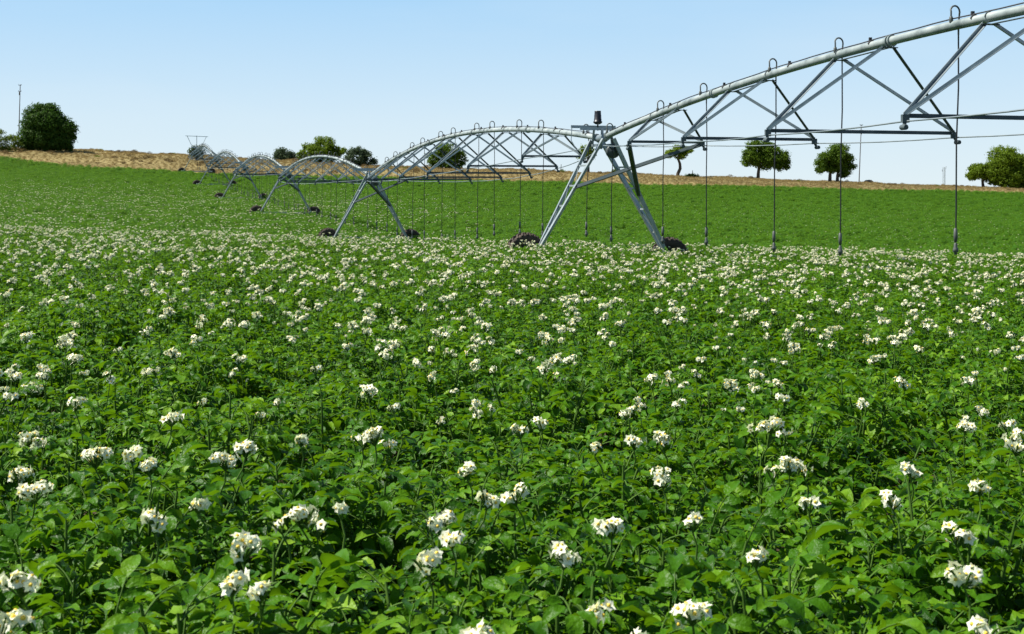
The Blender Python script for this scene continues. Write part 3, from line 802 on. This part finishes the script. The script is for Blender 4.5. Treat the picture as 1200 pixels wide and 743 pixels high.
        w = PB(); w.lathe([(.013, .1), (.03, .08), (.03, .03), (.045, .0), (.05, -.05), (.02, -.06), (.035, -.09), (.0, -.1)], 8, Matrix.Translation(h1)); w.build('nozzle', [M_NOZ], ho, origin=h1)

def wheel(c):
    """tyre revolved about U with chevron lugs; rim as sub-part"""
    R3 = Matrix((V, UP, U)).transposed().to_4x4()      # local z -> U
    M = Matrix.Translation(c) @ R3
    b = PB()
    Rr, W = .52, .32
    b.lathe([(.30, -W * .36), (.36, -W * .5), (.47, -W * .52), (.53, -W * .44), (Rr, -W * .2), (Rr, W * .2), (.53, W * .44), (.47, W * .52), (.36, W * .5), (.30, W * .36)], 36, M)
    for i in range(22):
        for sg in (-1, 1):
            a0 = 2 * PI * (i + (.5 if sg > 0 else 0)) / 22
            pts = []
            for q in range(4):
                f = q / 3; a = a0 + .17 * f; rr = Rr + .02 - .05 * f**3
                pts.append(M @ Vector((rr * math.cos(a), rr * math.sin(a), sg * W * (.02 + .48 * f))))
            for a_, b_ in zip(pts[:-1], pts[1:]): b.bar(a_, b_, .045, .07, up=(a_ - c).normalized())
    t = b.build('wheel', [M_TYRE], origin=c)
    r = PB()
    r.lathe([(.30, -W * .36), (.29, -W * .3), (.28, -.04), (.10, -.06), (.09, -.14), (.0, -.15)], 24, M)
    r.lathe([(.30, W * .36), (.29, W * .3), (.28, .04), (.10, .06), (.09, .12), (.0, .13)], 24, M)
    for i in range(6):
        a = 2 * PI * i / 6; r.tube([M @ Vector((.14 * math.cos(a), .14 * math.sin(a), -.08)), M @ Vector((.14 * math.cos(a), .14 * math.sin(a), -.05))], .016, 6)
    r.build('rim', [M_RIM], t, origin=c)

for k in range(7):
    g = TG[k]; zp = TZ[k]; hub = g.z + .58
    ap = Vector((g.x, g.y, zp))
    # head frame: two beams over the pipe joint, uprights, joint sleeve
    b = PB()
    b.tube([ap - U * .45, ap + U * .45], PR * .86, 14)
    b.tube([ap - U * .22, ap + U * .22], PR + .035, 16)
    for du, dz, l0, l1 in ((-.28, .24, -.75, .5), (.30, .32, -.8, .55)):
        q = ap + U * du + UP * dz
        b.angle(q + V * l0, q + V * l1, .08, .012)
    for sg in (-1, 1):
        for du in (-.42, .42):
            b.angle(ap + U * du + V * sg * .14 - UP * .28, ap + U * du * .75 + V * sg * .12 + UP * .27, .06, .01)
        b.angle(ap - U * .45 + V * sg * .16 - UP * .2, ap + U * .45 + V * sg * .16 - UP * .2, .07, .01)
    b.tube([ap + U * .3 + V * -.78 + UP * .34, ap + U * .3 + V * -.80 - UP * .05, ap + U * .1 + V * -.6 - UP * .5], .012, 5)
    hd = b.build('drive_tower', [M_GALV], origin=g)
    tops, feet = {}, {}
    for sg in (-1, 1):
        foot = Vector((g.x, g.y, hub)) + V * (sg * (WB - .24)) - U * .05
        foot.z = gz(foot.x, foot.y) + .52
        l = PB(); tp = []
        for du in (-.46, .46):
            top = ap + U * du + V * sg * .15 - UP * .02
            tp.append(top); l.angle(foot + U * du * .12, top, .105, .012, up=V, flip=sg)
        for f in (.2, .4, .58, .76):
            a_, c_ = (foot - U * .055).lerp(tp[0], f), (foot + U * .055).lerp(tp[1], f); l.bar(a_, c_, .05, .012, up=V)
        fr = (.2, .4, .58, .76)
        for f0, f1 in zip(fr[:-1], fr[1:]):
            l.bar((foot - U * .055).lerp(tp[0], f0), (foot + U * .055).lerp(tp[1], f1), .035, .01, up=V)
        l.box(foot - UP * .02, .16, .2, .2)
        l.build('leg', [M_LEG], hd, origin=foot)
        tops[sg] = tp; feet[sg] = foot
        wc = Vector((g.x, g.y, 0)) + V * (sg * WB) + U * .22; wc.z = gz(wc.x, wc.y) + .45
        wheel(wc)
        gx = PB(); gx.lathe([(0, -.2), (.11, -.2), (.13, -.12), (.13, .02), (.07, .05), (0, .05)], 12, Matrix.Translation(wc - U * .14) @ Matrix((V, UP, U)).transposed().to_4x4())
        gx.build('gearbox', [M_GALV], hd, origin=wc)
    b2 = PB(); b2.bar(feet[-1] - UP * .02 - V * .3, feet[1] - UP * .02 + V * .3, .11, .13); b2.build('base_beam', [M_GALV], hd, origin=feet[-1])
    if k > 0:   # knee braces to the first strut of the span on this side
        for sg in (-1, 1):
            a_ = feet[sg].lerp(tops[sg][0], .56 if sg < 0 else .52); nd = node(k - 1, NB - 1, -sg)
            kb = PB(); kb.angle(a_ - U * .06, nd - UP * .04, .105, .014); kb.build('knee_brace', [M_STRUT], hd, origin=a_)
    if k < 6:
        dr = PB()
        Mx = Matrix.Translation(ap - U * .30 + V * .22 - UP * .36) @ Matrix((V, UP, U)).transposed().to_4x4()
        dr.lathe([(0, -.07), (.06, -.07), (.07, -.05), (.17, -.05), (.20, -.02), (.20, .08), (.16, .10), (0, .10)], 20, Mx)
        dr.bar(ap - U * .3 + V * .2 - UP * .16, ap - U * .3 + V * .2 - UP * .0, .08, .05)
        dr.build('control_drum', [M_BOX], hd, origin=ap)
    if k == 1:
        be = PB(); q = ap + U * .05 - V * .1 + UP * .22
        be.lathe([(.02, .0), (.02, .17), (.07, .18), (.125, .22), (.125, .26), (.105, .27), (.108, .33), (.10, .34), (.10, .43), (.095, .44), (.09, .53), (.09, .555), (.0, .56)], 18, Matrix.Translation(q))
        be.build('beacon', [M_BEACON], hd, origin=q)
    if k == 6:  # mast with crossbar over the end tower
        ms = PB(); q = ap + UP * .1
        ms.tube([q, q + UP * 1.95], .045, 8)
        ms.build('mast', [M_GALV], hd, origin=q)
        ms = PB(); e0, e1 = q + UP * 1.9 - V * 1.65, q + UP * 1.8 + V * 1.65
        ms.bar(e0, e1, .07, .07); ms.build('crossbar', [M_GALV], hd, origin=q)
        for sg, e in ((-1, e0), (1, e1)):
            ms = PB(); ms.tube([e - V * sg * .25, ap + V * sg * .55 + UP * .15], .035, 6); ms.build('stay', [M_GALV], hd, origin=q)
for o in bpy.data.objects:
    if '_o' in o: del o['_o']

# ------------------------------------------------------------------ camera, light
cam = bpy.data.cameras.new('camera'); co = link(bpy.data.objects.new('camera', cam))
co.location = (0, 0, EYE); co.rotation_euler = (PI / 2, 0, 0)
cam.sensor_fit = 'HORIZONTAL'; cam.sensor_width = 36; cam.lens = 45
cam.shift_y = -(371.5 - 215) / 1200
cam.clip_start = .05; cam.clip_end = 9000
cam.dof.use_dof = True; cam.dof.focus_distance = 11; cam.dof.aperture_fstop = 14
S.camera = co

EL, AZ = math.radians(54), math.radians(-85)     # AZ: clockwise from the view direction (+Y); negative = left
sd = Vector((math.sin(AZ) * math.cos(EL), math.cos(AZ) * math.cos(EL), math.sin(EL)))   # towards the sun
su = bpy.data.lights.new('sun', 'SUN'); su.energy = 5.0; su.angle = math.radians(.5); su.color = (1, .955, .88)
so = link(bpy.data.objects.new('sun', su)); so.rotation_euler = (-sd).to_track_quat('-Z', 'Y').to_euler(); so.location = (-30, -10, 60)
w = bpy.data.worlds.new('World'); S.world = w; w.use_nodes = True
nt = w.node_tree; nt.nodes.clear()
sk = nt.nodes.new('ShaderNodeTexSky'); sk.sky_type = 'NISHITA'; sk.sun_disc = False
sk.sun_elevation = EL; sk.sun_rotation = AZ; sk.altitude = 100; sk.air_density = 1.0; sk.dust_density = 0.0; sk.ozone_density = 3.0
bg = nt.nodes.new('ShaderNodeBackground'); bg.inputs['Strength'].default_value = .056
ou = nt.nodes.new('ShaderNodeOutputWorld')
tcw = nt.nodes.new('ShaderNodeTexCoord'); sx = nt.nodes.new('ShaderNodeSeparateXYZ'); nt.links.new(tcw.outputs['Generated'], sx.inputs[0])
def wramp(stops):
    q = nt.nodes.new('ShaderNodeValToRGB'); e = q.color_ramp.elements
    while len(e) < len(stops): e.new(.5)
    for k, (p, c) in enumerate(stops): e[k].position = p; e[k].color = (*c, 1)
    nt.links.new(sx.outputs['Z'], q.inputs[0]); return q
# summer haze low in the sky: pale blue at the horizon, clearing upwards
hz = wramp([(0, (.70, .82, .88)), (.05, (.62, .78, .90)), (.145, (.40, .66, .92)), (.4, (.3, .55, .9))])
nz = nt.nodes.new('ShaderNodeTexNoise'); mpw = nt.nodes.new('ShaderNodeMapping'); mpw.inputs['Scale'].default_value = (2, 2, 9); mpw.inputs['Rotation'].default_value = (0, .12, .3)
nz.inputs['Scale'].default_value = 1.6; nz.inputs['Detail'].default_value = 7; nt.links.new(tcw.outputs['Generated'], mpw.inputs[0]); nt.links.new(mpw.outputs[0], nz.inputs['Vector'])
cw = nt.nodes.new('ShaderNodeMapRange'); cw.inputs[1].default_value = .5; cw.inputs[2].default_value = .8; cw.inputs[3].default_value = 0; cw.inputs[4].default_value = .22; nt.links.new(nz.outputs['Fac'], cw.inputs[0])
cwm = nt.nodes.new('ShaderNodeMix'); cwm.data_type = 'RGBA'; nt.links.new(cw.outputs[0], cwm.inputs[0]); nt.links.new(hz.outputs[0], cwm.inputs[6]); cwm.inputs[7].default_value = (.74, .84, .9, 1)
hf = wramp([(0, (.95,) * 3), (.15, (.9,) * 3), (.34, (0,) * 3)])
hm = nt.nodes.new('ShaderNodeVectorMath'); hm.operation = 'SCALE'; hm.inputs['Scale'].default_value = 11.2; nt.links.new(cwm.outputs[2], hm.inputs[0])
mx = nt.nodes.new('ShaderNodeMix'); mx.data_type = 'RGBA'; nt.links.new(hf.outputs[0], mx.inputs[0])
nt.links.new(sk.outputs[0], mx.inputs[6]); nt.links.new(hm.outputs[0], mx.inputs[7])
nt.links.new(mx.outputs[2], bg.inputs[0]); nt.links.new(bg.outputs[0], ou.inputs[0])
S.view_settings.view_transform = 'Standard'; S.view_settings.look = 'None'; S.view_settings.exposure = .78; S.view_settings.gamma = 1
S.view_settings.use_curve_mapping = False
S.render.engine = 'CYCLES'
S.cycles.use_denoising = True
S.cycles.max_bounces = 8; S.cycles.transparent_max_bounces = 8
